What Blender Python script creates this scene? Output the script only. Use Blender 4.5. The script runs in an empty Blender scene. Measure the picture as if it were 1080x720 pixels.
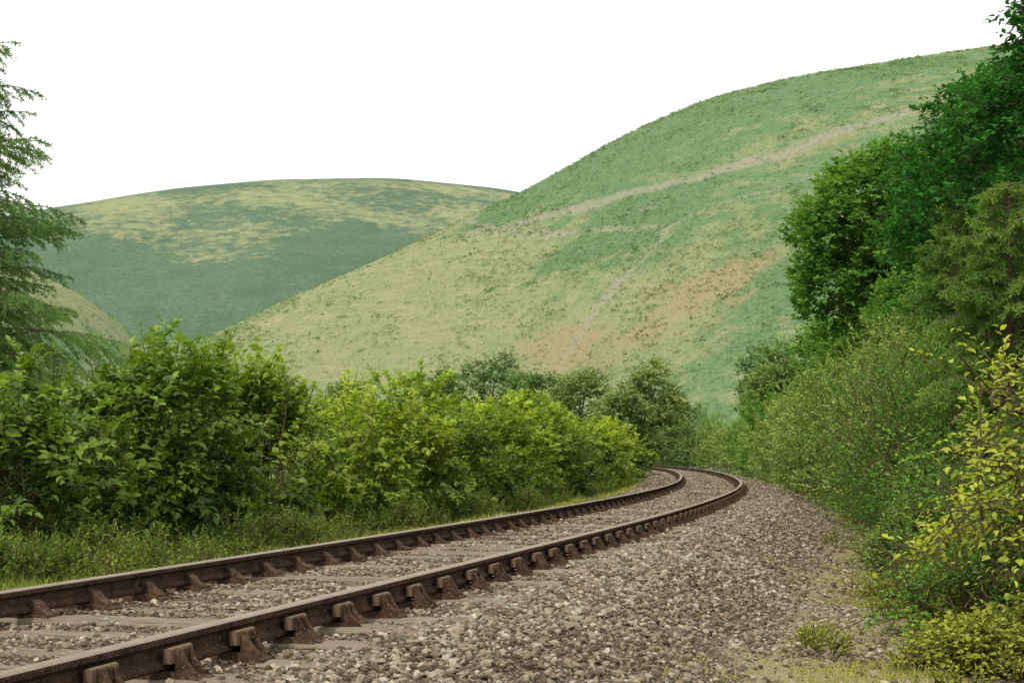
import bpy, math
import numpy as np
rng = np.random.default_rng(11)
scene = bpy.context.scene
COL = scene.collection

# ------------------------------------------------------------------ noise
def _h(*a):
    n = np.zeros_like(a[0], dtype=np.uint64)
    ks = (374761393, 668265263, 2246822519, 3266489917)
    for v, k in zip(a, ks):
        n = n + (v.astype(np.int64).astype(np.uint64) & np.uint64(0xffffffff)) * np.uint64(k)
    n &= np.uint64(0xffffffff)
    n = ((n ^ (n >> np.uint64(13))) * np.uint64(1274126177)) & np.uint64(0xffffffff)
    n = ((n ^ (n >> np.uint64(15))) * np.uint64(2246822519)) & np.uint64(0xffffffff)
    return ((n ^ (n >> np.uint64(16))) & np.uint64(0xffff)).astype(float) / 65535.0
def vn2(x, y, s=0):
    x = np.asarray(x, float); y = np.asarray(y, float)
    xi = np.floor(x); yi = np.floor(y); fx = x-xi; fy = y-yi
    fx = fx*fx*(3-2*fx); fy = fy*fy*(3-2*fy)
    ss = np.full_like(xi, s)
    a = _h(xi, yi, ss); b = _h(xi+1, yi, ss); c = _h(xi, yi+1, ss); d = _h(xi+1, yi+1, ss)
    return (a*(1-fx)+b*fx)*(1-fy)+(c*(1-fx)+d*fx)*fy
def vn3(p, s=0):
    pi = np.floor(p); f = p-pi; f = f*f*(3-2*f); r = 0
    ss = np.full_like(pi[:, 0], s)
    for i in (0, 1):
        for j in (0, 1):
            for k in (0, 1):
                w = (f[:, 0] if i else 1-f[:, 0])*(f[:, 1] if j else 1-f[:, 1])*(f[:, 2] if k else 1-f[:, 2])
                r = r + w*_h(pi[:, 0]+i, pi[:, 1]+j, pi[:, 2]+k, ss)
    return r
def fbm(x, y, sc, o=4, s=0):
    r = 0; a = 1; t = 0
    for i in range(o):
        r = r + a*(vn2(np.asarray(x)/sc*2**i+i*17.3, np.asarray(y)/sc*2**i+i*9.1, s+i)*2-1); t += a; a *= .5
    return r/t
def sst(a, b, x):
    t = np.clip((x-a)/(b-a), 0, 1); return t*t*(3-2*t)

# ------------------------------------------------------------------ mesh helpers
def build(name, V, T, mats, midx=None, attrs=None, smooth=False, parent=None):
    V = np.ascontiguousarray(V, dtype=np.float32); T = np.ascontiguousarray(T, dtype=np.int32)
    k = T.shape[1]; me = bpy.data.meshes.new(name)
    me.vertices.add(len(V)); me.vertices.foreach_set("co", V.ravel())
    me.loops.add(T.size); me.loops.foreach_set("vertex_index", T.ravel())
    me.polygons.add(len(T))
    me.polygons.foreach_set("loop_start", np.arange(0, T.size, k, dtype=np.int32))
    try: me.polygons.foreach_set("loop_total", np.full(len(T), k, dtype=np.int32))
    except Exception: pass
    for m in (mats if isinstance(mats, (list, tuple)) else [mats]): me.materials.append(m)
    if midx is not None: me.polygons.foreach_set("material_index", np.asarray(midx, dtype=np.int32))
    me.polygons.foreach_set("use_smooth", np.full(len(T), smooth))
    for an, av in (attrs or {}).items():
        av = np.asarray(av, dtype=np.float32)
        if av.ndim == 1:
            at = me.attributes.new(an, 'FLOAT', 'POINT'); at.data.foreach_set("value", av)
        else:
            at = me.attributes.new(an, 'FLOAT_VECTOR', 'POINT'); at.data.foreach_set("vector", av.ravel())
    me.update(calc_edges=True); me.validate()
    ob = bpy.data.objects.new(name, me); COL.objects.link(ob)
    if parent: ob.parent = parent
    return ob
def unit(a): return a/np.maximum(np.linalg.norm(a, axis=-1, keepdims=True), 1e-9)

# ------------------------------------------------------------------ materials
class NT:
    def __init__(s, name):
        s.m = bpy.data.materials.new(name); s.m.use_nodes = True
        s.t = s.m.node_tree; s.t.nodes.clear(); s.out = s.n('ShaderNodeOutputMaterial')
    def n(s, typ, **kw):
        nd = s.t.nodes.new(typ)
        for k, v in kw.items(): setattr(nd, k, v)
        return nd
    def l(s, a, b): s.t.links.new(a, b)
    def attr(s, name): return s.n('ShaderNodeAttribute', attribute_name=name)
    def math(s, op, a, b=None, clamp=False):
        nd = s.n('ShaderNodeMath', operation=op, use_clamp=clamp)
        for i, v in enumerate((a, b)):
            if v is None: continue
            if isinstance(v, (int, float)): nd.inputs[i].default_value = v
            else: s.l(v, nd.inputs[i])
        return nd.outputs[0]
    def mix(s, f, a, b, mode='MIX'):
        nd = s.n('ShaderNodeMix', data_type='RGBA', blend_type=mode)
        for i, v in ((0, f), (6, a), (7, b)):
            if isinstance(v, (int, float)): nd.inputs[i].default_value = v
            elif isinstance(v, tuple): nd.inputs[i].default_value = (*v, 1)
            else: s.l(v, nd.inputs[i])
        return nd.outputs[2]
    def noise(s, vec, scale, detail=4, rough=.55):
        nd = s.n('ShaderNodeTexNoise'); nd.inputs['Scale'].default_value = scale
        nd.inputs['Detail'].default_value = detail; nd.inputs['Roughness'].default_value = rough
        if vec is not None: s.l(vec, nd.inputs['Vector'])
        return nd.outputs['Fac']
    def ss(s, v, a, b):
        nd = s.n('ShaderNodeMapRange', interpolation_type='SMOOTHSTEP')
        nd.inputs[1].default_value = a; nd.inputs[2].default_value = b; s.l(v, nd.inputs[0]); return nd.outputs[0]
    def scalevec(s, vec, sc):
        nd = s.n('ShaderNodeVectorMath', operation='MULTIPLY'); s.l(vec, nd.inputs[0]); nd.inputs[1].default_value = sc; return nd.outputs[0]
    def bump(s, h, strength, dist):
        nd = s.n('ShaderNodeBump'); nd.inputs['Strength'].default_value = strength; nd.inputs['Distance'].default_value = dist
        s.l(h, nd.inputs['Height']); return nd.outputs[0]
    def bsdf(s, col, rough=.9, nrm=None, metal=0, spec=.25):
        nd = s.n('ShaderNodeBsdfPrincipled')
        if isinstance(col, tuple): nd.inputs['Base Color'].default_value = (*col, 1)
        else: s.l(col, nd.inputs['Base Color'])
        if isinstance(rough, (int, float)): nd.inputs['Roughness'].default_value = rough
        else: s.l(rough, nd.inputs['Roughness'])
        nd.inputs['Metallic'].default_value = metal; nd.inputs['Specular IOR Level'].default_value = spec
        if nrm is not None: s.l(nrm, nd.inputs['Normal'])
        s.l(nd.outputs[0], s.out.inputs[0]); return nd
    def pos(s): return s.n('ShaderNodeNewGeometry').outputs['Position']

def leaf_mat(name, dark, light, trans=.35, accent=None, gloss=False, nsc=.9):
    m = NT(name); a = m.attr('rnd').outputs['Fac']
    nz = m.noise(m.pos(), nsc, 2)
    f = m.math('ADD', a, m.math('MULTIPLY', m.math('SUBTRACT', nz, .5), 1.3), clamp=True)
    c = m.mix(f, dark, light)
    if accent:
        c = m.mix(m.ss(m.noise(m.pos(), 2.3, 3), .62, .74), c, accent)
    if gloss:
        d = m.n('ShaderNodeBsdfPrincipled'); d.inputs['Roughness'].default_value = .45; d.inputs['Specular IOR Level'].default_value = .3
        m.l(c, d.inputs['Base Color'])
    else:
        d = m.n('ShaderNodeBsdfDiffuse'); m.l(c, d.inputs[0])
    tr = m.n('ShaderNodeBsdfTranslucent'); m.l(m.mix(.6, c, (1.5, 1.6, .5), 'MULTIPLY'), tr.inputs[0])
    mx = m.n('ShaderNodeMixShader'); mx.inputs[0].default_value = trans
    m.l(d.outputs[0], mx.inputs[1]); m.l(tr.outputs[0], mx.inputs[2]); m.l(mx.outputs[0], m.out.inputs[0])
    return m.m
def wood_mat(name, c1, c2):
    m = NT(name); nz = m.noise(m.scalevec(m.pos(), (9, 9, 2)), 3, 5)
    m.bsdf(m.mix(nz, c1, c2), .9, m.bump(nz, .6, .02)); return m.m

M_bark = wood_mat('bark', (.05, .035, .025), (.17, .13, .10))
M_stem = wood_mat('green_stem', (.05, .04, .02), (.12, .10, .045))
M_bushL = leaf_mat('bush_leaf_mature', (.014, .048, .008), (.22, .34, .035), .34, gloss=True)
M_bush = leaf_mat('bush_leaf', (.015, .055, .008), (.31, .43, .04), .38, gloss=True)
M_bush2 = leaf_mat('bush_leaf_young', (.03, .085, .010), (.46, .55, .06), .42, gloss=True)
M_bushdk = leaf_mat('dark_shrub_leaf', (.03, .075, .018), (.13, .21, .05), .3)
M_hedge = leaf_mat('hedge_leaf', (.07, .13, .035), (.38, .48, .14), .35, (.52, .52, .30))
M_yel = leaf_mat('yellow_leaf', (.2, .26, .025), (.58, .62, .08), .45, gloss=True)
M_dark = leaf_mat('dark_leaf', (.010, .06, .014), (.065, .23, .04), .3)
M_round = leaf_mat('round_tree_leaf', (.03, .11, .02), (.19, .36, .065), .35)
M_spruce = leaf_mat('spruce_needle', (.04, .11, .02), (.25, .37, .08), .3)
M_larch = leaf_mat('larch_needle', (.06, .14, .045), (.27, .42, .14), .4)
M_bramble = leaf_mat('bramble_leaf', (.08, .12, .02), (.42, .44, .07), .35, (.22, .10, .05))
M_weed = leaf_mat('weed_leaf', (.02, .06, .012), (.24, .32, .06), .35, (.30, .26, .12))
M_far = leaf_mat('valley_tree_leaf', (.05, .10, .035), (.20, .31, .10), .25, nsc=.25)
M_farlt = leaf_mat('valley_shrub_leaf', (.085, .15, .05), (.32, .40, .14), .25, nsc=.25)
M_brk = leaf_mat('bracken_frond', (.08, .16, .065), (.26, .35, .14), .2, nsc=.05)
M_grass = leaf_mat('grass_blade', (.07, .12, .02), (.33, .37, .09), .35, (.44, .37, .19), nsc=.9)
M_pgrass = leaf_mat('path_grass_blade', (.13, .17, .03), (.45, .44, .10), .35, (.46, .36, .14), nsc=1.6)

# ------------------------------------------------------------------ track alignment
ky = [-60, 11, 13, 18.5, 26, 37.5, 55, 77, 105, 150, 200, 400]
kv = [.275, .272, .262, .235, .197, .13, .088, .035, -.05, -.22, -.42, -.6]
TY = np.arange(-60, 400, .1); TS = np.interp(TY, ky, kv)
kk = np.hanning(71); kk /= kk.sum(); TS = np.convolve(np.pad(TS, 35, mode='edge'), kk, 'valid')
XR = np.cumsum(TS)*.1; XR += -1.28-np.interp(4.83, TY, XR)
TX = XR-.7525*np.sqrt(1+TS**2)
TL = np.cumsum(np.sqrt(1+TS**2))*.1; TL -= np.interp(0, TY, TL)
def xc(Y): return np.interp(Y, TY, TX)
def sl(Y): return np.interp(Y, TY, TS)
def dd(X, Y):
    s = sl(Y); return (X-xc(Y))/np.sqrt(1+s*s)
def trk(s, d, z):
    y = np.interp(s, TL, TY); x = xc(y); t = sl(y); q = np.sqrt(1+t*t)
    return np.stack([x+d/q, y-d*t/q, z+0*x], -1)
def s_of_y(Y): return np.interp(Y, TY, TL)

# ------------------------------------------------------------------ terrain
CR = 650.
ax = [-900, -300, -260, -200, -165, -131, -100.6, -58.7, -16.8, 0, 42, 67, 92, 130, 195, 226, 350, 900]
az = [0, 0, 6, 27, 40, 54.5, 69, 87, 107, 115, 137.5, 150, 159, 168, 178, 182, 192, 200]
bx = [-2600, -900, -600, -479, -348, -242, -116, -9.7, 100, 300, 900, 2600]
bz = [120, 190, 232, 252, 274, 284, 285, 274.6, 252, 225, 180, 120]
cx = [-700, -300, -200, -146, -126, -116.5, -108, -101, -82, -65, 0]
cz = [90, 82, 72, 59, 50, 41.8, 32.6, 25, 9, 0, 0]
def sm(xs, zs, w):
    X = np.arange(xs[0], xs[-1]+1, 1.); Z = np.interp(X, xs, zs); k = np.hanning(w); k /= k.sum()
    return X, np.convolve(np.pad(Z, w//2, mode='edge'), k, 'valid')
AX = sm(ax, az, 31); BX = sm(bx, bz, 81); CX = sm(cx, cz, 15)
def nearz(X, Y):
    d = dd(X, Y)
    z = np.interp(d, [-60, -9, -2.6, -1.7, 2.6, 4.0, 5.5, 12, 40, 120], [-3, -.5, -.38, -.8, -.85, -.6, -.5, 1.3, 6, 14])
    n = fbm(X, Y, 3., 3, 5)*.06*sst(2.2, 4, np.abs(d))
    return (z+n)*(1-sst(150, 330, Y))-2*sst(150, 330, Y)
def hillz(X, Y):
    hc = np.interp(X, *AX); y0 = np.interp(X, [-300, -100, 0, 60, 150, 300, 900], [470, 430, 400, 335, 265, 200, 150])
    t = np.clip((Y-y0)/(CR-y0), 0, 1); t2 = t*t/(t+.05)*1.05; g = 1-(1-t2)**1.3
    back = np.clip(1-(np.clip(Y-CR, 0, None)/650)**1.6, 0, 1)
    w = 4*t*(1-t)
    A = (hc+2)*g*back+w*(fbm(X+.35*Y, Y*.35, 70, 3, 21)*7+fbm(X+.3*Y, Y*.5, 18, 3, 31)*2.2)*(Y < CR)
    t = np.clip((Y-820)/(1500-820), 0, 1); t2 = t*t/(t+.05)*1.05
    B = np.interp(X, *BX)*(1-(1-t2)**1.25)*np.clip(1-(np.clip(Y-1500, 0, None)/1500)**2, 0, 1)
    B = B+4*t*(1-t)*(fbm(X, Y*.5, 220, 4, 41)*20+fbm(X+.4*Y, Y*.4, 90, 2, 43)*4)
    C = np.interp(X, *CX)*np.exp(-((Y-420)/130.)**2)
    return np.maximum(np.maximum(A, B), C)
def terr(X, Y): return nearz(X, Y)+hillz(X, Y)

xs = np.unique(np.concatenate([np.arange(-3000, -600, 60), np.arange(-600, -170, 5), np.arange(-170, 262, 1.5), np.arange(-16, 24, .4),
                               np.arange(262, 600, 9), np.arange(600, 3001, 60)]).round(2))
ys = np.unique(np.concatenate([np.arange(-80, -4, 6), np.arange(-4, 70, .7), np.arange(70, 240, 3), np.arange(240, 655, 1.8),
                               np.arange(655, 820, 9), np.arange(820, 1520, 5), np.arange(1520, 3600, 80)]).round(2))
GX, GY = np.meshgrid(xs, ys); GZ = terr(GX, GY)
nx, ny = len(xs), len(ys)
idx = np.arange(nx*ny).reshape(ny, nx)
Q = np.stack([idx[:-1, :-1], idx[:-1, 1:], idx[1:, 1:], idx[1:, :-1]], -1).reshape(-1, 4)

# hillside paths and vegetation patches, world plan coordinates in metres
TRAILS = [([(-17, 596), (-14, 599), (22, 562), (48, 533), (74, 520), (103, 514), (133, 502), (150, 505)], 3.0, .85),
          ([(7, 562), (33, 519), (53, 496)], 1.5, .72), ([(53, 494), (46, 479), (33, 472), (24, 457), (14, 443)], 2.0, .8),
          ([(53, 496), (82, 486), (113, 488)], 1.2, .66), ([(-20, 629), (-4, 584), (14, 546)], 1.6, .7),
          ([(-60, 560), (-20, 540), (20, 535), (60, 512)], .7, .5), ([(10, 640), (60, 605), (110, 590)], .7, .5), ([(33, 472), (70, 455), (110, 440)], .9, .55)]
PP = [(29, 448), (51, 438), (9, 462), (70, 437), (-83, 560), (62, 416), (12, 610), (-4, 616), (37, 516), (137, 590), (90, 450),
      (-72, 591), (-33, 576), (-20, 506), (60, 579), (-266, 1330), (-80, 1241), (-260, 1118), (-89, 1383), (-177, 1144), (32, 613), (95, 489)]
fx, fy = GX.ravel(), GY.ravel()
wob = fbm(fx, fy, 14, 3, 55)*2.2; wx = fbm(fx, fy, 22, 3, 56)*4; wy = fbm(fx, fy, 22, 3, 57)*6
def linedist(pl, ysq=.6):
    r = np.full(len(fx), 1e9)
    for (x0, y0), (x1, y1) in zip(pl[:-1], pl[1:]):
        ax_, ay_ = x1-x0, (y1-y0)*ysq; px, py = fx+wx*.5-x0, (fy+wy*.4-y0)*ysq
        t = np.clip((px*ax_+py*ay_)/(ax_*ax_+ay_*ay_+1e-9), 0, 1); r = np.minimum(r, np.hypot(px-t*ax_, py-t*ay_))
    return r+wob*.5
trail = np.zeros(nx*ny)
brk_ = .85+.4*fbm(fx, fy, 12, 3, 58)
for pl_, wd, st in TRAILS:
    trail = np.maximum(trail, st*brk_*np.exp(-(np.clip(linedist(pl_), 0, None)/wd)**2))
def blob(i, rx, ry, ang=0):
    x, y = PP[i]; c, s = math.cos(ang), math.sin(ang); k = 3. if y > 800 else 1.5; dx, dy = fx-x+wx*k, fy-y+wy*k
    return np.exp(-(((dx*c+dy*s)/rx)**2+((-dx*s+dy*c)/ry)**2))
brown = (.9*blob(0, 28, 15, .5)+.85*blob(1, 28, 11, .5)+.8*blob(2, 14, 14)+.7*blob(3, 20, 8, .5)+.75*blob(4, 9, 18)+.7*blob(5, 32, 6, .3)+.6*blob(16, 40, 14))*(.75+1.1*fbm(fx+.5*fy, fy*1.2, 20, 4, 91))
bracken = (.42+.46*fbm(fx, fy, 42, 5, 77)+.45*blob(6, 30, 26)+.35*blob(7, 16, 14)+.4*blob(8, 40, 12)+.5*blob(9, 60, 22)+.2*blob(10, 50, 50)
           - .38*blob(11, 50, 45)-.34*blob(12, 38, 32)-.32*blob(13, 45, 36)+.15*blob(14, 40, 30)+.2*blob(20, 30, 20)+.2*blob(21, 40, 25))
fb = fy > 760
bracken = np.where(fb, .66+.7*fbm(fx+.3*fy, fy, 130, 6, 78)-.52*blob(15, 180, 110)+.3*blob(17, 200, 120)+.35*blob(18, 90, 50), bracken)
d0 = dd(fx, fy)
dirt = sst(1.9, 2.2, d0)*(1-sst(3.6, 5.0, d0+fbm(fx, fy, 1.5, 3, 8)*.8))*(fy < 200)
m = NT('hillside_ground')
P = m.pos()
br = m.attr('bracken').outputs['Fac']; bw = m.attr('brown').outputs['Fac']; tr = m.attr('trail').outputs['Fac']; di = m.attr('dirt').outputs['Fac']
fa = m.attr('hazed_heath').outputs['Fac']
n1 = m.noise(P, .09, 7, .7); n2 = m.noise(P, .6, 5, .75); n3 = m.noise(m.scalevec(P, (.12, .12, 1.2)), .35, 4, .6); n4 = m.noise(P, .3, 4, .75); n6 = m.noise(P, .022, 5, .7)
nf = m.noise(P, 6, 5, .7)
g = m.mix(m.ss(n2, .3, .7), (.20, .25, .115), (.38, .40, .215))  # hill greens paled and greyed, haze painted into the colour
g = m.mix(m.ss(n3, .45, .7), g, (.38, .37, .22))
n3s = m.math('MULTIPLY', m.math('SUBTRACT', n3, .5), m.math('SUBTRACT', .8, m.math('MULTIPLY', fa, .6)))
f = m.math('ADD', br, m.math('ADD', m.math('MULTIPLY', m.math('SUBTRACT', n1, .5), 1.5), n3s))
g2 = m.mix(m.ss(n2, .35, .65), (.10, .195, .09), (.20, .315, .145))
hazed_heath = m.mix(m.ss(n4, .38, .62), (.095, .155, .105), (.145, .215, .135))  # far hill's heather tone, with bluish haze painted into it
hazed_heath = m.mix(m.ss(n6, .4, .65), hazed_heath, m.mix(.5, hazed_heath, (.07, .14, .08)))
g2 = m.mix(fa, g2, hazed_heath)
c = m.mix(m.ss(f, .24, .66), g, g2)
c = m.mix(m.math('MULTIPLY', m.ss(m.math('ADD', bw, m.math('MULTIPLY', m.math('SUBTRACT', n1, .5), 2.2)), .35, .95), .85), c, (.38, .31, .18))
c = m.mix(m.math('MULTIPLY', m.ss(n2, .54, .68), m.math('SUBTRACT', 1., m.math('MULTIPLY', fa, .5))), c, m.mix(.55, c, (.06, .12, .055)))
c = m.mix(m.math('MULTIPLY', m.ss(m.math('ADD', tr, m.math('MULTIPLY', m.math('SUBTRACT', n2, .5), 1.1)), .24, .64), .8), c, (.35, .34, .25))
c = m.mix(m.ss(m.math('ADD', di, m.math('MULTIPLY', m.math('SUBTRACT', nf, .5), .6)), .3, .6), c, m.mix(nf, (.14, .11, .08), (.30, .25, .18)))
m.bsdf(c, .95, m.bump(m.math('ADD', n2, n4), .9, 1.8), spec=.1)
build('hillside_terrain', np.stack([fx, fy, GZ.ravel()], -1), Q, m.m, attrs=dict(bracken=bracken, brown=brown, trail=trail, dirt=dirt, hazed_heath=fb.astype(float)), smooth=True)

# ------------------------------------------------------------------ ballast bed
RH = .118
ZS = -(RH+.032)
def bedz(d, s):
    z = np.interp(d, [-2.9, -2.5, -1.75, -1.35, 1.35, 1.7, 2.5, 4.2, 4.7], [-.62, -.40, -.20, ZS-.008, ZS-.008, -.20, -.54, -.62, -.80])
    return z+(fbm(s, d, .5, 3, 3)*.03+fbm(s, d, 2.2, 2, 4)*.05)*sst(.9, 2.0, np.abs(d))+fbm(s, d, .35, 2, 6)*.016
s_ = np.concatenate([np.arange(-6, 24, .08), np.arange(24, 60, .25), np.arange(60, 260, 1.)])
d_ = np.concatenate([np.arange(-2.9, 4.68, .08), [4.7]])
S, D = np.meshgrid(s_, d_)
V = trk(S.ravel(), D.ravel(), bedz(D.ravel(), S.ravel()))
idx = np.arange(S.size).reshape(S.shape)
Qb = np.stack([idx[:-1, :-1], idx[:-1, 1:], idx[1:, 1:], idx[1:, :-1]], -1).reshape(-1, 4)[:, ::-1]
m = NT('ballast_ground'); P = m.pos()
vo = m.n('ShaderNodeTexVoronoi'); vo.inputs['Scale'].default_value = 50; m.l(P, vo.inputs['Vector'])
n1 = m.noise(P, 1.3, 6, .65); n2 = m.noise(P, 40, 5, .7); n5 = m.noise(P, 5, 5, .7)
sc = m.n('ShaderNodeSeparateColor'); m.l(vo.outputs['Color'], sc.inputs[0])
c = m.mix(sc.outputs[0], (.12, .095, .068), (.33, .275, .20))
c = m.mix(m.ss(vo.outputs['Distance'], .3, .7), c, (.065, .05, .036))
e = m.attr('edge').outputs['Fac']
sand = m.mix(m.math('ADD', m.math('MULTIPLY', n2, .6), m.math('MULTIPLY', n5, .5)), (.14, .105, .068), (.46, .385, .27))
c = m.mix(m.ss(m.math('ADD', e, m.math('MULTIPLY', m.math('SUBTRACT', n1, .5), 1.2)), .3, .8), c, sand)
c = m.mix(m.math('MULTIPLY', m.ss(m.math('ADD', m.math('MULTIPLY', e, .33), m.math('ADD', m.math('MULTIPLY', n1, .7), m.math('MULTIPLY', n5, .3))), .70, .88), .8), c, m.mix(n2, (.17, .17, .05), (.40, .37, .13)))
m.bsdf(c, .95, m.bump(m.math('ADD', m.math('MULTIPLY', vo.outputs['Distance'], -1.), m.math('ADD', m.math('MULTIPLY', n2, .5), n5)), 1., .025), spec=.15)
build('ballast_bed', V, Qb, m.m, attrs=dict(edge=sst(1.9, 2.7, D.ravel())+sst(1.9, 2.5, -D.ravel())), smooth=True)

# ------------------------------------------------------------------ stones
t_ = (1+5**.5)/2
ico = unit(np.array([[-1, t_, 0], [1, t_, 0], [-1, -t_, 0], [1, -t_, 0], [0, -1, t_], [0, 1, t_], [0, -1, -t_], [0, 1, -t_], [t_, 0, -1], [t_, 0, 1], [-t_, 0, -1], [-t_, 0, 1]]))
icf = np.array([[0, 11, 5], [0, 5, 1], [0, 1, 7], [0, 7, 10], [0, 10, 11], [1, 5, 9], [5, 11, 4], [11, 10, 2], [10, 7, 6], [7, 1, 8], [3, 9, 4], [3, 4, 2], [3, 2, 6], [3, 6, 8], [3, 8, 9], [4, 9, 5], [2, 4, 11], [6, 2, 10], [8, 6, 7], [9, 8, 1]])
def rotm(n):
    q = unit(rng.normal(size=(n, 4))); w, x, y, z = q.T
    return np.stack([1-2*(y*y+z*z), 2*(x*y-z*w), 2*(x*z+y*w), 2*(x*y+z*w), 1-2*(x*x+z*z), 2*(y*z-x*w), 2*(x*z-y*w), 2*(y*z+x*w), 1-2*(x*x+y*y)], -1).reshape(n, 3, 3)
def stones(n, s0, s1, d0, d1, r0, r1, lift=.4, keep=None):
    s = rng.uniform(s0, s1, n); d = rng.uniform(d0, d1, n)
    if keep is not None:
        k = keep(s, d); s, d = s[k], d[k]; n = len(s)
    r = r0+(r1-r0)*rng.random(n)**2.6
    c = trk(s, d, bedz(d, s)+r*lift)
    v = ico[None]*(1+rng.uniform(-.3, .3, (n, 12, 1)))*rng.uniform(.55, 1.15, (n, 1, 3))
    v = np.einsum('nij,nkj->nki', rotm(n), v)*r[:, None, None]; v[..., 2] *= .8
    return (v+c[:, None]).reshape(-1, 3), (icf[None]+12*np.arange(n)[:, None, None]).reshape(-1, 3), np.repeat(rng.random(n), 12)
SP = .50
def offsl(s, d):
    ph = np.abs((s/SP) % 1-.5)
    return (ph < .29) | (rng.random(len(s)) < .20+.5*(vn2(s*1.7, d*2.5, 33) > .55)) | (np.abs(d) > 1.15)
def thin(s, d): return rng.random(len(s)) < np.clip(1.3-1.15*(d-1.9)+fbm(s, d, .9, 3, 14)*1.0, .06, 1)
parts = [stones(20000, 2, 13, -1.3, 1.35, .008, .020, .4, offsl), stones(50000, 2.5, 14, 1.05, 4.2, .008, .025, .4, thin),
         stones(15000, 2.5, 14, 1.3, 4.5, .004, .010, .4), stones(6000, 4, 24, -2.5, -1.3, .010, .024),
         stones(10000, 13, 28, -1.35, 1.35, .013, .026, .4, offsl), stones(24000, 14, 32, 1.2, 3.8, .012, .029, .4, thin),
         stones(8000, 28, 70, -1.8, 2.6, .02, .04), stones(110, 3, 25, 1.4, 4.3, .022, .04, .5)]
o = 0; VV = []; FF = []; RR = []
for v, f, r in parts: VV.append(v); FF.append(f+o); RR.append(r); o += len(v)
m = NT('ballast_stone'); a = m.attr('rnd').outputs['Fac']; nz = m.noise(m.pos(), 30, 4); nl_ = m.noise(m.pos(), 1.6, 4)
cr = m.n('ShaderNodeValToRGB'); el = cr.color_ramp.elements
el[0].position = 0; el[0].color = (.07, .056, .042, 1); el[1].position = 1; el[1].color = (.44, .40, .33, 1)
for p, cc in ((.3, (.155, .126, .092)), (.6, (.245, .205, .15)), (.88, (.29, .265, .215))):
    q = el.new(p); q.color = (*cc, 1)
m.l(a, cr.inputs[0]); c = m.mix(.5, cr.outputs[0], m.mix(nz, (.45, .42, .38), (1.5, 1.45, 1.35)), 'MULTIPLY')
c = m.mix(m.ss(nl_, .45, .7), c, m.mix(.5, c, (.66, .58, .48), 'MULTIPLY'))
m.bsdf(c, .92, m.bump(nz, .4, .01), spec=.12)
build('ballast_stones', np.concatenate(VV), np.concatenate(FF), m.m, attrs=dict(rnd=np.concatenate(RR)))

# ------------------------------------------------------------------ track
track = bpy.data.objects.new('railway_track', None); COL.objects.link(track)
def rust(name, a, b, cl, bs):
    m = NT(name); n_a = m.noise(m.pos(), 9, 6, .7); n_b = m.noise(m.pos(), 60, 4)
    c = m.mix(m.ss(n_a, .3, .7), a, b); c = m.mix(m.math('MULTIPLY', m.ss(n_b, .52, .68), .7), c, cl)
    m.bsdf(c, .88, m.bump(m.math('ADD', n_a, n_b), .6, bs), spec=.15); return m.m
M_rs = rust('rusty_rail_side', (.018, .012, .009), (.065, .038, .025), (.13, .075, .045), .004)
m = NT('rail_running_surface'); nz = m.noise(m.scalevec(m.pos(), (3, 3, 3)), 3, 4)
m.bsdf(m.mix(nz, (.16, .11, .078), (.33, .26, .195)), .5, metal=.45, spec=.5); M_rt = m.m
M_ch = rust('chair_iron', (.022, .014, .010), (.095, .055, .034), (.18, .11, .065), .005)
m = NT('oak_key'); nz = m.noise(m.pos(), 30, 4); m.bsdf(m.mix(nz, (.07, .045, .028), (.20, .14, .09)), .85); M_key = m.m
prof = [(.026, 0), (.034, -.006), (.0355, -.014), (.0355, -.030), (.026, -.040), (.0095, -.048), (.0095, -.098), (.026, -.110), (.033, -.118), (.033, -.134), (.022, -.143)]
KZ = RH/.143
prof = [(x*.95, z*KZ) for x, z in prof]
prof = prof+[(-x, z) for x, z in prof[::-1]]
sr = np.concatenate([np.arange(-8, 120, .4), np.arange(120, 260, 2.)])
for nm, off in (('rail_right', .7525), ('rail_left', -.7525)):
    V = np.concatenate([trk(sr, np.full(len(sr), off+px), pz) for px, pz in prof]).reshape(len(prof), len(sr), 3)
    i = np.arange(V.shape[0]*V.shape[1]).reshape(V.shape[:2]); j = np.roll(i, -1, 0)
    F = np.stack([i[:, :-1], j[:, :-1], j[:, 1:], i[:, 1:]], -1)
    mi = np.zeros(F.shape[:2], int)
    for k in (0, len(prof)-1, len(prof)-2): mi[k] = 1
    build(nm, V.reshape(-1, 3), F.reshape(-1, 4)[:, ::-1], [M_rs, M_rt], midx=mi.ravel(), parent=track)
sp = np.array([(-.125, -.13), (-.125, -.018), (-.112, -.003), (-.06, 0), (0, -.002), (.06, 0), (.112, -.003), (.125, -.018), (.125, -.13)])
sp[:, 0] *= .84
nst = 22; VV = []; FF = []; UV = []; o = 0
ksl = np.arange(-10, 190)
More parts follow.
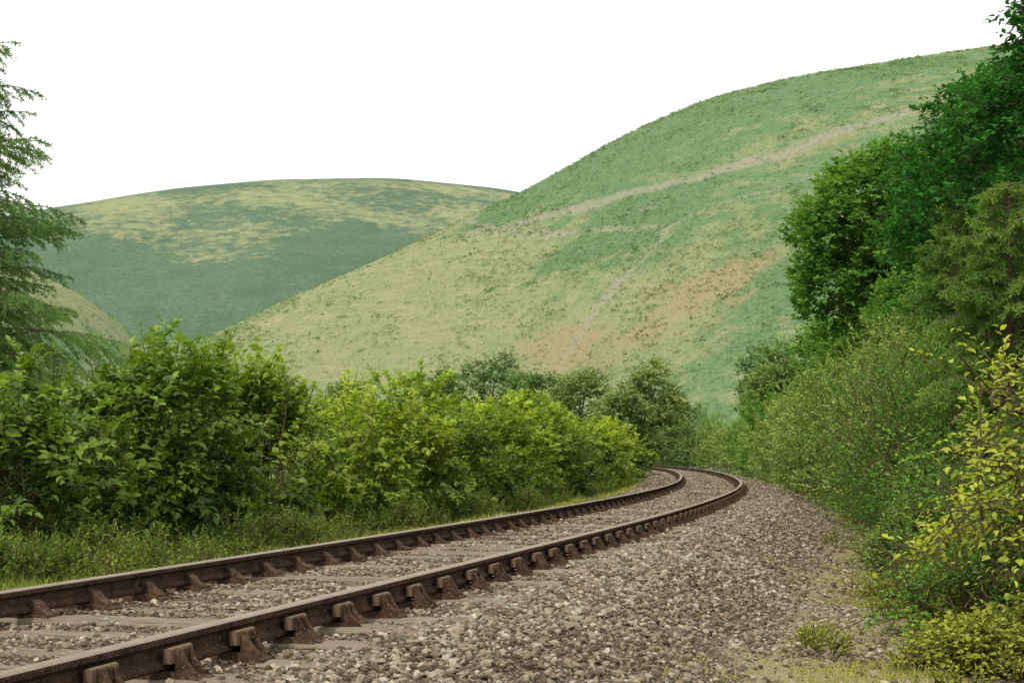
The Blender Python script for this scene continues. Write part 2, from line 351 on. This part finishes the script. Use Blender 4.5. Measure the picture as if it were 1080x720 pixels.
for k in ksl:
    s0 = k*SP; L = 1.22+rng.uniform(-.05, .04); u = np.linspace(-L, L, nst); rot = rng.normal()*.014; zz = ZS-.002+rng.normal()*.006; sd = rng.random()*50
    uu, kk2 = np.meshgrid(u, np.arange(len(sp)), indexing='ij')
    sx = sp[kk2, 0]; sz = sp[kk2, 1]+rng.normal(size=uu.shape)*.003
    endf = 1-.12*(np.abs(uu) > L-.01)
    ss_ = s0+sx*endf+uu*rot+rng.normal()*.01+fbm(uu*4, kk2*0+sd, 1, 2, 9)*.010
    VV.append(trk(ss_.ravel(), uu.ravel(), zz+sz.ravel()))
    i = np.arange(nst*len(sp)).reshape(nst, len(sp))
    f = np.stack([i[:-1, :-1], i[:-1, 1:], i[1:, 1:], i[1:, :-1]], -1).reshape(-1, 4)
    caps = [[i[e, 0], i[e, 1], i[e, 7], i[e, 8]] for e in (0, -1)]+[[i[e, 1], i[e, 2], i[e, 6], i[e, 7]] for e in (0, -1)]
    f = np.concatenate([f, np.array(caps)]); FF.append(f+o); o += nst*len(sp)
    UV.append(np.stack([uu.ravel(), sx.ravel(), np.full(uu.size, sd)], -1))
m = NT('weathered_sleeper'); at = m.attr('gr').outputs['Vector']
g1 = m.noise(m.scalevec(at, (1.3, 38, 1)), 1.5, 6, .65); g2 = m.noise(m.scalevec(at, (1, 2, 1)), 1.2, 4)
c = m.mix(g1, (.075, .06, .045), (.37, .31, .24)); c = m.mix(m.ss(g2, .3, .7), c, m.mix(.5, c, (.45, .38, .31), 'MULTIPLY'))
c = m.mix(m.ss(g1, .34, .44), (.03, .024, .018), c)
dn = m.noise(m.pos(), 11, 5, .7); c = m.mix(m.math('MULTIPLY', m.ss(dn, .48, .66), .7), c, (.21, .17, .125))
m.bsdf(c, .9, m.bump(g1, .9, .012), spec=.15)
build('sleepers', np.concatenate(VV), np.concatenate(FF), m.m, attrs=dict(gr=np.concatenate(UV)), parent=track)
def extr(poly, w0, w1):
    n = len(poly); a = np.array(poly)
    v = np.concatenate([np.c_[a[:, 0], np.full(n, w0), a[:, 1]], np.c_[a[:, 0], np.full(n, w1), a[:, 1]]])
    f = []
    for i in range(n):
        j = (i+1) % n; f += [[i, j, j+n], [i, j+n, i+n]]
    for i in range(1, n-1): f += [[0, i+1, i], [n, n+i, n+i+1]]
    return v, np.array(f)
pieces = []
pieces.append((*extr([(-.16, -.190), (.16, -.190), (.16, -.176), (.14, -.166), (.05, -.146), (-.05, -.146), (-.14, -.166), (-.16, -.176)], -.06, .06), 0))
for w in (-.044, .022):
    pieces.append((*extr([(.070, -.15), (.138, -.166), (.130, -.146), (.094, -.092), (.082, -.054), (.070, -.052)], w, w+.022), 0))
pieces.append((*extr([(.062, -.15), (.078, -.15), (.082, -.054), (.075, -.048), (.064, -.050)], -.046, .046), 0))
pieces.append((*extr([(.034, -.112), (.063, -.112), (.063, -.052), (.050, -.045), (.034, -.052)], -.075, .085), 1))
pieces.append((*extr([(-.034, -.15), (-.128, -.162), (-.122, -.149), (-.078, -.118), (-.052, -.082), (-.030, -.068), (-.012, -.068), (-.012, -.098), (-.034, -.112)], -.036, .036), 0))
for bd in (-.138, .146):
    for wy_ in (-.040, .040):
        n = 6; an = np.arange(n)*math.pi/3; r = .012
        v = np.concatenate([np.c_[bd*.93+r*np.cos(an), wy_+r*np.sin(an), np.full(n, z)] for z in (-.175, -.147)])
        f = []
        for i in range(n):
            j = (i+1) % n; f += [[i, j, j+n], [i, j+n, i+n]]
        for i in range(1, n-1): f += [[n, n+i, n+i+1]]
        pieces.append((v, np.array(f), 0))
pv = np.concatenate([p[0] for p in pieces]); pv[:, 2] *= KZ; pf = []; pm = []; o = 0
for v, f, mi in pieces: pf.append(f+o); pm += [mi]*len(f); o += len(v)
pf = np.concatenate(pf); pm = np.array(pm)
VV = []; FF = []; MM = []; o = 0
for k in ksl:
    for sg in (1, -1):
        VV.append(trk(k*SP+pv[:, 1]*(1 if rng.random() < .7 else -1)+rng.normal()*.012, sg*(.7525+pv[:, 0]), pv[:, 2]))
        FF.append((pf if sg > 0 else pf[:, ::-1])+o); MM.append(pm); o += len(pv)
build('rail_chairs', np.concatenate(VV), np.concatenate(FF), [M_ch, M_key], midx=np.concatenate(MM), parent=track)

# ------------------------------------------------------------------ foliage engine
def leaves(P, Dv, Nv, L, W, hi):
    n = len(P); Dv = unit(Dv); S = unit(np.cross(Dv, Nv)); N = np.cross(S, Dv)
    L = L[:, None]; W = W[:, None]
    if hi:
        M = [P, P+Dv*L*.33, P+Dv*L*.68-N*L*.07, P+Dv*L-N*L*.22]
        up = N*W*.16
        R1 = M[1]+S*W*.5+up; R2 = M[2]+S*W*.36+up; L1 = M[1]-S*W*.5+up; L2 = M[2]-S*W*.36+up
        V = np.stack(M+[R1, R2, L1, L2], 1)
        f = np.array([[0, 4, 1], [1, 4, 5], [1, 5, 2], [2, 5, 3], [0, 1, 6], [1, 7, 6], [1, 2, 7], [2, 3, 7]])
        k = 8
    else:
        mid = P+Dv*L*.45
        V = np.stack([P, mid+S*W*.5+N*W*.12, P+Dv*L-N*L*.12, mid-S*W*.5+N*W*.12], 1)
        f = np.array([[0, 1, 2], [0, 2, 3]]); k = 4
    F = (f[None]+k*np.arange(n)[:, None, None]).reshape(-1, 3)
    return V.reshape(-1, 3), F, k
def tubes(A, B, ra, rb, sides=4):
    n = len(A); ax_ = unit(B-A); ref = np.where(np.abs(ax_[:, 2:3]) > .9, np.array([[1., 0, 0]]), np.array([[0, 0, 1.]]))
    u = unit(np.cross(ax_, ref)); v = np.cross(ax_, u); an = np.arange(sides)*2*math.pi/sides
    ring = u[:, None]*np.cos(an)[None, :, None]+v[:, None]*np.sin(an)[None, :, None]
    ra = np.broadcast_to(ra, n)[:, None, None]; rb = np.broadcast_to(rb, n)[:, None, None]
    V = np.concatenate([A[:, None]+ring*ra, B[:, None]+ring*rb], 1)
    f = []
    for i in range(sides):
        j = (i+1) % sides; f += [[i, j, j+sides], [i, j+sides, i+sides]]
    F = (np.array(f)[None]+2*sides*np.arange(n)[:, None, None]).reshape(-1, 3)
    return V.reshape(-1, 3), F
def polytube(pts, radii, sides=6):
    pts = np.array(pts, float); return tubes(pts[:-1], pts[1:], np.array(radii[:-1]), np.array(radii[1:]), sides)
class Plant:
    def __init__(s): s.V = []; s.F = []; s.M = []; s.R = []; s.o = 0
    def add(s, V, F, mi, R):
        s.V.append(V); s.F.append(F+s.o); s.M.append(np.full(len(F), mi)); s.R.append(np.broadcast_to(R, len(V)) if np.ndim(R) == 0 else R); s.o += len(V)
    def make(s, name, leafm, woodm=None):
        return build(name, np.concatenate(s.V), np.concatenate(s.F), [leafm, woodm or M_bark], midx=np.concatenate(s.M), attrs=dict(rnd=np.concatenate(s.R)))
def foliage(pl, lumps, n_tw, m, L, W, tl, hi=False, gap=.35, gsc=1.1, lowcut=-.35, up=.5, droop=.25, deep=.5, flat=.8, spread=.9, stem=True, hb=0.):
    lumps = np.array(lumps, float); wts = (lumps[:, 3]*lumps[:, 4]+lumps[:, 3]*lumps[:, 5]); wts /= wts.sum()
    li = rng.choice(len(lumps), n_tw, p=wts); c = lumps[li, :3]; R = lumps[li, 3:]
    u = unit(rng.normal(size=(n_tw, 3)))
    u[:, 2] = np.where(u[:, 2] < lowcut, -u[:, 2], u[:, 2])
    q = 1-deep*rng.random(n_tw)**2
    bump = .78+.5*vn3(u*2.2+c*1.7, 3)
    p = c+u*R*(q*bump)[:, None]
    keep = vn3(p/gsc*1.6+50, 9) > gap*(.35+.9*q)
    for l in lumps[:60]:
        ins = (((p-l[:3])/l[3:])**2).sum(1) < .30; keep &= ~ins
    p, u, q = p[keep], u[keep], q[keep]; n = len(p)
    D = unit(u*.8+np.array([0, 0, up])+rng.normal(size=(n, 3))*.45)
    ln = tl*rng.uniform(.5, 1.25, n)
    t = (np.arange(m)+.6)/m
    base = p[:, None]+D[:, None]*(ln[:, None, None]*(t[None, :, None]-.4))
    base[..., 2] -= droop*ln[:, None]*(t[None]**2)
    side = unit(np.cross(D, np.array([0, 0, 1.])+rng.normal(size=(n, 3))*.15))
    sg = np.where(np.arange(m) % 2 == 0, 1., -1.)[None, :, None]
    ld = D[:, None]*(.55+.5*t[None, :, None]**3)+side[:, None]*sg*spread*(1-.6*t[None, :, None]**3)+rng.normal(size=(n, m, 3))*.28
    ld[..., 2] -= droop*.9
    nn = np.array([0, 0, flat])+u[:, None]*.35+rng.normal(size=(n, m, 3))*.3
    sz = rng.uniform(.6, 1.15, (n, m))*(1-.35*t[None]**2)
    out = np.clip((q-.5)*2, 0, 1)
    zl, zh = p[:, 2].min(), p[:, 2].max(); hh = (p[:, 2]-zl)/(zh-zl+1e-6)   # light painted in: paler towards top and outside, darker low and inside
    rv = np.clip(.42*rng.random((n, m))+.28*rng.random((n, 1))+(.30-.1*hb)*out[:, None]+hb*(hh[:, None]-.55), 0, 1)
    V, F, k = leaves(base.reshape(-1, 3), ld.reshape(-1, 3), nn.reshape(-1, 3), (L*sz).ravel(), (W*sz).ravel(), hi)
    pl.add(V, F, 0, np.repeat(rv.ravel(), k))
    if stem:
        a = p-D*ln[:, None]*.5; b = p+D*ln[:, None]*.55; b[:, 2] -= droop*ln
        V, F = tubes(a, b, .006 if tl < .7 else .01, .002, 3); pl.add(V, F, 1, .5)

def gz(x, y): return float(terr(np.array([x]), np.array([y]))[0])
def bush(name, x, y, top, r, n, m=9, L=.12, W=.075, mat=None, hi=True, tl=.42, nl=4, **kw):
    z0 = gz(x, y); h = top-z0; pl = Plant(); lumps = []
    for i in range(nl):
        a = rng.uniform(0, 6.28); q = rng.uniform(.1, .65)*r; hh = h*rng.uniform(.55, .95) if i else h
        lumps.append((x+q*math.cos(a)*(i > 0), y+q*math.sin(a)*(i > 0), z0+hh*.48, r*rng.uniform(.55, .8), r*rng.uniform(.55, .8), hh*.46))
    foliage(pl, lumps, n, m, L, W, tl, hi=hi, lowcut=-.75, **kw)
    ns = 16; A = np.c_[x+rng.normal(size=ns)*r*.22, y+rng.normal(size=ns)*r*.22, np.full(ns, z0-.05)]
    B = A+np.c_[rng.normal(size=ns)*r*.3, rng.normal(size=ns)*r*.3, h*rng.uniform(.5, .85, ns)]
    V, F = tubes(A, B, .014, .006, 5); pl.add(V, F, 1, .5)
    return pl.make(name, mat or M_bush, M_stem)
def tree(name, x, y, top, r, crown_lo, n, m=8, L=.12, W=.07, mat=None, tl=.5, nl=14, tr=.16, lean=0., hi=False, **kw):
    z0 = gz(x, y); pl = Plant(); zc = (top+crown_lo)/2; hz = (top-crown_lo)/2; lumps = []
    for i in range(nl):
        zf = 1-2*(i+.5)/nl; ph = i*2.39996+rng.normal()*.3; rr = rng.uniform(.30, .46)*r; q = rng.uniform(.5, .82)
        h2 = math.sqrt(max(0, 1-zf*zf))
        lumps.append((x+lean+math.cos(ph)*h2*r*q, y+math.sin(ph)*h2*r*q, zc+zf*(hz-rr*.7)*rng.uniform(.85, 1.), rr, rr, rr*.85))
    foliage(pl, lumps, n, m, L, W, tl, hi=hi, **kw)
    pts = [(x, y, z0-.2), (x+lean*.2, y, z0+(zc-z0)*.4), (x+lean*.6, y+.1, zc-hz*.3), (x+lean, y, zc+hz*.6)]
    V, F = polytube(pts, [tr, tr*.8, tr*.55, tr*.15], 8); pl.add(V, F, 1, .5)
    for l in lumps:
        h0 = np.array(pts[2])*rng.uniform(.85, 1.0); h0[:2] = (pts[1][0]*.5+pts[2][0]*.5, y); h0[2] = z0+(l[2]-z0)*rng.uniform(.45, .75)
        mid = (h0+np.array(l[:3]))/2+np.array([0, 0, .15*r])
        V, F = polytube([h0, mid, l[:3]], [tr*.4, tr*.25, tr*.08], 5); pl.add(V, F, 1, .5)
    return pl.make(name, mat, M_bark)
def conifer(name, x, y, top, R, nb, mat, droop=.35, rise=.25, ndl=.07, nw=.014, kn=16, lo=.06, tws=11, expo=.8, tr=.09, jit=.2):
    z0 = gz(x, y); H = top-z0; pl = Plant()
    V, F = polytube([(x, y, z0-.1), (x+.03, y, z0+H*.5), (x, y, top)], [tr, tr*.6, .008], 8); pl.add(V, F, 1, .5)
    P_, D_, Rv = [], [], []; SA, SB, SR = [], [], []
    for b in range(nb):
        f = lo+(1-lo)*((b+rng.random())/nb)**1.0; f = min(f, .985)
        ln = (R*(1-f)**expo+.12)*rng.uniform(1-jit*1.6, 1+jit*.6); az_ = b*2.39996+rng.normal()*.3
        o_ = np.array([math.cos(az_), math.sin(az_), 0]); sd = np.array([-o_[1], o_[0], 0]); org = np.array([x, y, z0+H*f])
        dr = droop*rng.uniform(.6, 1.3); ri = rise+.5*f*f
        path = lambda t: org+o_*ln*t+np.array([0, 0, 1])*(ri*ln*t-dr*ln*t*t)
        tt = np.linspace(0, 1, 5)
        for a, c_ in zip(tt[:-1], tt[1:]): SA.append(path(a)); SB.append(path(c_)); SR.append((.012*(1-a)+.003, .012*(1-c_)+.002))
        rb = rng.random()*.35
        ntw = max(4, int(tws*ln/R*1.3)+3)
        for j in range(ntw):
            t = .12+.88*(j+rng.random()*.5)/ntw; p0 = path(t); sg = 1 if j % 2 else -1
            tl_ = (.42*ln*(1-t)**.7+.10)*rng.uniform(.7, 1.2)
            dirn = unit(o_*.75+sd*sg*rng.uniform(.5, 1.0)+np.array([0, 0, rng.uniform(-.5, .1)-dr*.6]))
            if j == ntw-1: dirn = unit(o_+np.array([0, 0, ri-2*dr]))
            SA.append(p0); SB.append(p0+dirn*tl_); SR.append((.003, .0015))
            nk = max(6, int(kn*tl_/.3)); q = rng.random(nk)**.8
            pp = p0+dirn*tl_*q[:, None]; pp[:, 2] -= .15*tl_*q*q
            P_.append(pp); D_.append(dirn*.6+unit(rng.normal(size=(nk, 3)))*.8+np.array([0, 0, .05]))
            Rv.append(np.clip(rb+.35*rng.random(nk)+.3*t*q, 0, 1))
    P_ = np.concatenate(P_); D_ = np.concatenate(D_); Rv = np.concatenate(Rv); n = len(P_)
    V, F, k = leaves(P_, D_, rng.normal(size=(n, 3)), ndl*rng.uniform(.7, 1.2, n), np.full(n, nw), False); pl.add(V, F, 0, np.repeat(Rv, k))
    SR = np.array(SR); V, F = tubes(np.array(SA), np.array(SB), SR[:, 0], SR[:, 1], 4); pl.add(V, F, 1, .5)
    return pl.make(name, mat, M_bark)

# --- left bush row
Y = 13.2; i = 0
tops = ([12, 14, 16, 17.5, 19, 21, 24, 27, 31, 36, 42, 50, 60, 75, 95], [1.5, 1.65, 2.15, 2.2, 1.75, 1.95, 2.1, 1.8, 2.2, 2.2, 2.0, 1.8, 1.6, 1.5, 1.4])
while Y < 92:
    d = np.interp(Y, [13, 30, 60, 90], [-4.65, -4.15, -3.5, -3.2])+rng.normal()*.25
    x = float(xc(Y)+d); tp = float(np.interp(Y, *tops))+rng.normal()*.10
    sc = 1 if Y < 24 else (1.3 if Y < 45 else 2.0)
    r = 1.45+rng.uniform(-.25, .25)
    nn = int(1650/sc**1.6)
    ma, mb = (M_bushL, M_bush) if Y < 16 else ((M_bush, M_bushL) if i % 3 else (M_bush2, M_bush))
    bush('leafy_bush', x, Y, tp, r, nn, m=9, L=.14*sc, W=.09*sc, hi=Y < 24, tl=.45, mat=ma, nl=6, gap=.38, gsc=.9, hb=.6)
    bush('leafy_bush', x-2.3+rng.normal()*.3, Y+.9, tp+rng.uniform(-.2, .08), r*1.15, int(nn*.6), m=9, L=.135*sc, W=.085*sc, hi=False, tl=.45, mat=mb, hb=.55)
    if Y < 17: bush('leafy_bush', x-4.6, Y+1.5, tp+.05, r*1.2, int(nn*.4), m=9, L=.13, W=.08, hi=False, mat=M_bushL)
    Y += 2.0+.04*Y; i += 1
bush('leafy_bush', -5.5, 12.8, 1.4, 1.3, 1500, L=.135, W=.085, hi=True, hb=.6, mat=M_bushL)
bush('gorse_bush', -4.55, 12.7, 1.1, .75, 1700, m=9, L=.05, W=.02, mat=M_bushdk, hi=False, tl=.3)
# weeds (nettles, willowherb) along the foot of the bushes
pl = Plant(); lumps = []
for q in range(130):
    y_ = 11+44*rng.random()**1.7; d_w = np.interp(y_, [12, 30, 60], [-3.3, -3.0, -2.6])+rng.normal()*.3; x_ = float(xc(y_)+d_w*math.sqrt(1+sl(y_)**2)); h_ = rng.uniform(.18, .5)
    lumps.append((x_, y_, gz(x_, y_)+h_*.4, rng.uniform(.15, .4), rng.uniform(.15, .4), h_*.6))
foliage(pl, lumps, 5200, 7, .065, .028, .22, up=1.3, gap=.25, droop=.15, lowcut=-.3)
pl.make('verge_weeds', M_weed, M_stem)

# --- larch on the left
conifer('larch_tree', -6.5, 17, 5.6, 2.5, 160, M_larch, droop=.5, rise=.36, kn=64, tws=22, lo=.12, expo=.60, jit=.3, ndl=.05, nw=.012)
# --- right-hand side
conifer('spruce_tree', 5.2, 15.4, 3.5, 1.5, 130, M_spruce, droop=.5, rise=.2, kn=46, tws=17, lo=.04, nw=.016)
conifer('spruce_tree', 6.8, 22.5, 4.4, 1.7, 100, M_spruce, droop=.45, rise=.2, kn=34, tws=14, nw=.022, ndl=.09)
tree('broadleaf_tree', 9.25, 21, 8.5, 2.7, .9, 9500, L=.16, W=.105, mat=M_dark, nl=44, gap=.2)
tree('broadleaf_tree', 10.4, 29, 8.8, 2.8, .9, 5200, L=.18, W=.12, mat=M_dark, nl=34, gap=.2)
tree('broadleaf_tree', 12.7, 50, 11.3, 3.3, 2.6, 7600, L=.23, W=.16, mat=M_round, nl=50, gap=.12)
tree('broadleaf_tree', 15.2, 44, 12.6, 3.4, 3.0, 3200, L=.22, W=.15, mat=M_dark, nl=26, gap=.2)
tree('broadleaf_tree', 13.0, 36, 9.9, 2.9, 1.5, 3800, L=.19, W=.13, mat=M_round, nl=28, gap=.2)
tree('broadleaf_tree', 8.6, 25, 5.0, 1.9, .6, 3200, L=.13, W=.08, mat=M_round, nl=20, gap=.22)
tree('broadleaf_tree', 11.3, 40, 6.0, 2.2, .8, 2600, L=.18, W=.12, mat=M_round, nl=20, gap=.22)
# hedge along right
Y = 13.5
while Y < 120:
    fx_ = np.interp(Y, [10.9, 19.6, 37, 74, 120], [3.3, 4.45, 6.75, 11.0, 13.5])
    tp = float(np.interp(Y, [13, 17, 22, 30, 45, 70, 100, 120], [.9, 2.2, 2.7, 3.2, 3.4, 3.0, 3.0, 3.4]))+rng.normal()*.35
    sc = 1 if Y < 24 else (1.5 if Y < 45 else 2.6); r = 1.1+Y*.012+rng.uniform(-.15, .25)
    mt = [M_hedge, M_hedge, M_round, M_farlt][rng.integers(4)]
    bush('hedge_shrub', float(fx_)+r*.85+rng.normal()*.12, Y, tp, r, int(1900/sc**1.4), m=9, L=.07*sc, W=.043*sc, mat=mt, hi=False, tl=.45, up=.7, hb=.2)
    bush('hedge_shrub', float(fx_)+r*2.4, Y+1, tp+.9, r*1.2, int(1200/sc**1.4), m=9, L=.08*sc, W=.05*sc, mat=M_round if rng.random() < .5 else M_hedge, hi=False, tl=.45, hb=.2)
    Y += 1.5+.045*Y
# near right shrubs
bush('yellow_leaved_shrub', 3.45, 9.3, 1.5, .95, 430, m=11, L=.085, W=.045, mat=M_yel, hi=True, tl=.9, gap=.33, up=.0, spread=.8)
bush('yellow_leaved_shrub', 4.1, 11.4, 1.2, 1.0, 620, m=9, L=.07, W=.042, mat=M_yel, hi=True, tl=.5)
bush('hawthorn_bush', 3.85, 10.3, .75, .8, 1500, m=8, L=.05, W=.034, mat=M_round, hi=False, tl=.35)
bush('bramble_bush', 2.9, 8.2, -.15, .5, 900, m=8, L=.05, W=.032, mat=M_bramble, hi=True, tl=.3)
bush('bramble_bush', 3.15, 9.2, .1, .65, 1000, m=8, L=.05, W=.032, mat=M_round, hi=True, tl=.3)
bush('bramble_bush', 3.3, 10.4, .2, .7, 900, m=8, L=.05, W=.032, mat=M_bramble, hi=False, tl=.3)
bush('bramble_bush', 3.75, 12.0, .35, .8, 900, m=8, L=.05, W=.032, mat=M_round, hi=False, tl=.3)
bush('bramble_bush', 3.95, 13.6, .4, .75, 900, m=8, L=.05, W=.03, mat=M_spruce, hi=False, tl=.3)
# low weeds spreading from the hedge onto the stone
pl = Plant(); lumps = []
for q in range(70):
    y_ = 7.5+34*rng.random()**1.8; d_w = 4.1-abs(rng.normal())*.65; x_ = float(xc(y_)+d_w*math.sqrt(1+sl(y_)**2)); h_ = rng.uniform(.05, .2)
    lumps.append((x_, y_, float(bedz(np.array([d_w]), s_of_y(np.array([y_])))[0])+h_*.3, rng.uniform(.08, .28), rng.uniform(.08, .28), h_*.7))
foliage(pl, lumps, 2600, 6, .04, .022, .13, up=.9, gap=.2, droop=.1, lowcut=-.1)
pl.make('path_weeds', M_bramble, M_stem)

# --- valley trees
for (x, y, tp, r, mt) in [(-6, 118, 7.6, 3.2, M_far), (-1.8, 122, 9.2, 4.0, M_far), (2.0, 118, 7.6, 3.2, M_far), (5.2, 112, 7.2, 3, M_farlt),
                          (10.6, 112, 8.0, 2.7, M_farlt), (7.6, 104, 5.4, 2.6, M_farlt), (13.2, 125, 6.0, 2.6, M_far), (-12, 110, 6.6, 3, M_farlt),
                          (-18, 112, 7.6, 3, M_far), (16.6, 92, 6.6, 2.4, M_farlt), (18.4, 104, 8.8, 3.0, M_far), (20, 90, 9.5, 3.2, M_round),
                          (17.4, 72, 8.2, 2.8, M_round), (18.6, 66, 9.5, 3, M_round), (11, 128, 4.6, 2.4, M_far), (15.6, 60, 6.3, 2.2, M_farlt)]:
    tree('valley_tree', x, y, tp, r, gz(x, y)+.3, 1500, m=7, L=.34, W=.22, mat=mt, tl=.8, nl=20, gap=.18, stem=False)
for (x, y, tp, r) in [(4, 104, 2.6, 2.6), (8.2, 118, 3.2, 3), (11.5, 122, 3.4, 3), (6, 125, 3.4, 3), (12.6, 108, 3, 2.4), (1, 108, 4, 3), (15, 118, 5, 3), (10, 140, 5, 4)]:
    bush('valley_shrub', x, y, tp, r, 700, m=8, L=.24, W=.16, mat=M_farlt if rng.random() < .6 else M_far, hi=False, tl=.8)

# --- bracken and gorse clumps all over the right hill, one mass
n = 120000
bxp = rng.uniform(-165, 260, n); byp = rng.uniform(200, 652, n)
bzp = terr(bxp, byp); dens = vn2(bxp/7, byp/11, 61)*.6+vn2(bxp/40, byp/50, 62)*.6
ok = (bzp > 1) & (rng.random(n) < sst(.45, .9, dens)*.5+.07); bxp, byp, bzp = bxp[ok], byp[ok], bzp[ok]; n = len(bxp); kf = 8
sz = rng.uniform(.3, .8, n)*np.where(rng.random(n) < .03, 1.9, 1)
c0 = np.stack([bxp, byp, bzp], -1)[:, None]+rng.normal(size=(n, kf, 3))*sz[:, None, None]*np.array([.7, .7, .2])+np.array([0, 0, .2])
dv = rng.normal(size=(n, kf, 3))+np.array([0, 0, .5])
V, F, k = leaves(c0.reshape(-1, 3), dv.reshape(-1, 3), rng.normal(size=(n*kf, 3))+np.array([0, 0, .8]), np.repeat(sz*.8, kf), np.repeat(sz*.55, kf), False)
build('hillside_bracken', V, F, M_brk, attrs=dict(rnd=np.repeat(np.repeat(rng.random(n), kf), k)))

# ------------------------------------------------------------------ grass
def grass(name, X, Yv, h, w, mat=M_grass, z=None):
    n = len(X); Z = terr(X, Yv) if z is None else z
    b = np.c_[X, Yv, Z-.01]; an = rng.uniform(0, 6.28, n); s = np.c_[np.cos(an), np.sin(an), 0*an]
    ln = np.c_[rng.normal(size=(n, 2))*.45, np.ones(n)]; h = h[:, None]; w = w[:, None]
    mid = b+unit(ln)*h*.55; ln2 = ln.copy(); ln2[:, :2] *= 2.6; tip = mid+unit(ln2)*h*.5
    V = np.stack([b-s*w, b+s*w, mid-s*w*.7, mid+s*w*.7, tip], 1)
    f = np.array([[0, 1, 3], [0, 3, 2], [2, 3, 4]]); F = (f[None]+5*np.arange(n)[:, None, None]).reshape(-1, 3)
    build(name, V.reshape(-1, 3), F, mat, attrs=dict(rnd=np.repeat(rng.random(n), 5)))
def scat(n, y0, y1, d0, d1, thr=.4, sc=.8, pw=1.6):
    Yv = y0+(y1-y0)*rng.random(n)**pw; d = rng.uniform(d0, d1, n); q = np.sqrt(1+sl(Yv)**2); X = xc(Yv)+d*q
    k = vn2(X/sc, Yv/sc, 4) > thr; return X[k], Yv[k], d[k]
X, Yv, d = scat(46000, 8, 45, -4.6, -1.95, .33, .6)
hv = .35+1.1*vn2(X/.5, Yv/.5, 19)
grass('verge_grass', X, Yv, rng.uniform(.05, .22, len(X))*(.45+.35*np.clip(-d-2, 0, 2))*hv, .003+.0002*Yv)
X, Yv, d = scat(20000, 8, 40, -3.3, -1.9, .32, .45)
grass('verge_grass', X, Yv, rng.uniform(.04, .13, len(X)), .003+.0002*Yv, mat=M_pgrass, z=np.maximum(terr(X, Yv), bedz(d, s_of_y(Yv))))
X, Yv, d = scat(16000, 40, 100, -4.2, -1.8, .1)
grass('verge_grass', X, Yv, rng.uniform(.12, .4, len(X)), .004+.0003*Yv)
X, Yv, d = scat(120000, 6.5, 60, 1.9, 5.2, .34, .5)
k = rng.random(len(X)) < sst(1.8, 3.6, d)+.03; X, Yv, d = X[k], Yv[k], d[k]
zz = np.maximum(terr(X, Yv), bedz(d, s_of_y(Yv)))
grass('path_grass', X, Yv, rng.uniform(.012, .08, len(X))*(.6+.45*np.clip(d-2.6, 0, 2)), .002+.0002*Yv, z=zz, mat=M_pgrass)

# ------------------------------------------------------------------ light
w = bpy.data.worlds.new('World'); scene.world = w; w.use_nodes = True; nt = w.node_tree
bg = nt.nodes['Background']; sky = nt.nodes.new('ShaderNodeTexSky'); sky.sky_type = 'NISHITA'; sky.sun_disc = False
EL, AZ = math.radians(50), math.radians(-150)   # azimuth measured from +Y towards +X
sky.sun_elevation = EL; sky.sun_rotation = AZ; sky.dust_density = 4
cb = nt.nodes.new('ShaderNodeCombineXYZ'); cb.inputs[0].default_value = 14.6; cb.inputs[1].default_value = 14.4; cb.inputs[2].default_value = 13.8
mx = nt.nodes.new('ShaderNodeMix'); mx.data_type = 'RGBA'; mx.inputs[0].default_value = .85
nt.links.new(sky.outputs[0], mx.inputs[6]); nt.links.new(cb.outputs[0], mx.inputs[7]); nt.links.new(mx.outputs[2], bg.inputs[0]); bg.inputs[1].default_value = .1
sl_ = bpy.data.lights.new('sun', 'SUN'); sl_.energy = 2.7; sl_.angle = math.radians(4); sl_.color = (1, .94, .80)
so = bpy.data.objects.new('sun', sl_); COL.objects.link(so)
from mathutils import Vector
dv = Vector((math.sin(AZ)*math.cos(EL), math.cos(AZ)*math.cos(EL), math.sin(EL)))
so.rotation_euler = dv.to_track_quat('Z', 'Y').to_euler()

cam = bpy.data.cameras.new('camera'); co = bpy.data.objects.new('camera', cam); COL.objects.link(co)
co.location = (0, 0, .62); co.rotation_euler = (math.radians(90), 0, 0)
cam.sensor_width = 36; cam.lens = 1550/1080*36; cam.shift_y = 120/1080; cam.clip_start = .05; cam.clip_end = 9000
scene.camera = co
scene.view_settings.view_transform = 'Standard'; scene.view_settings.look = 'None'; scene.view_settings.exposure = 0
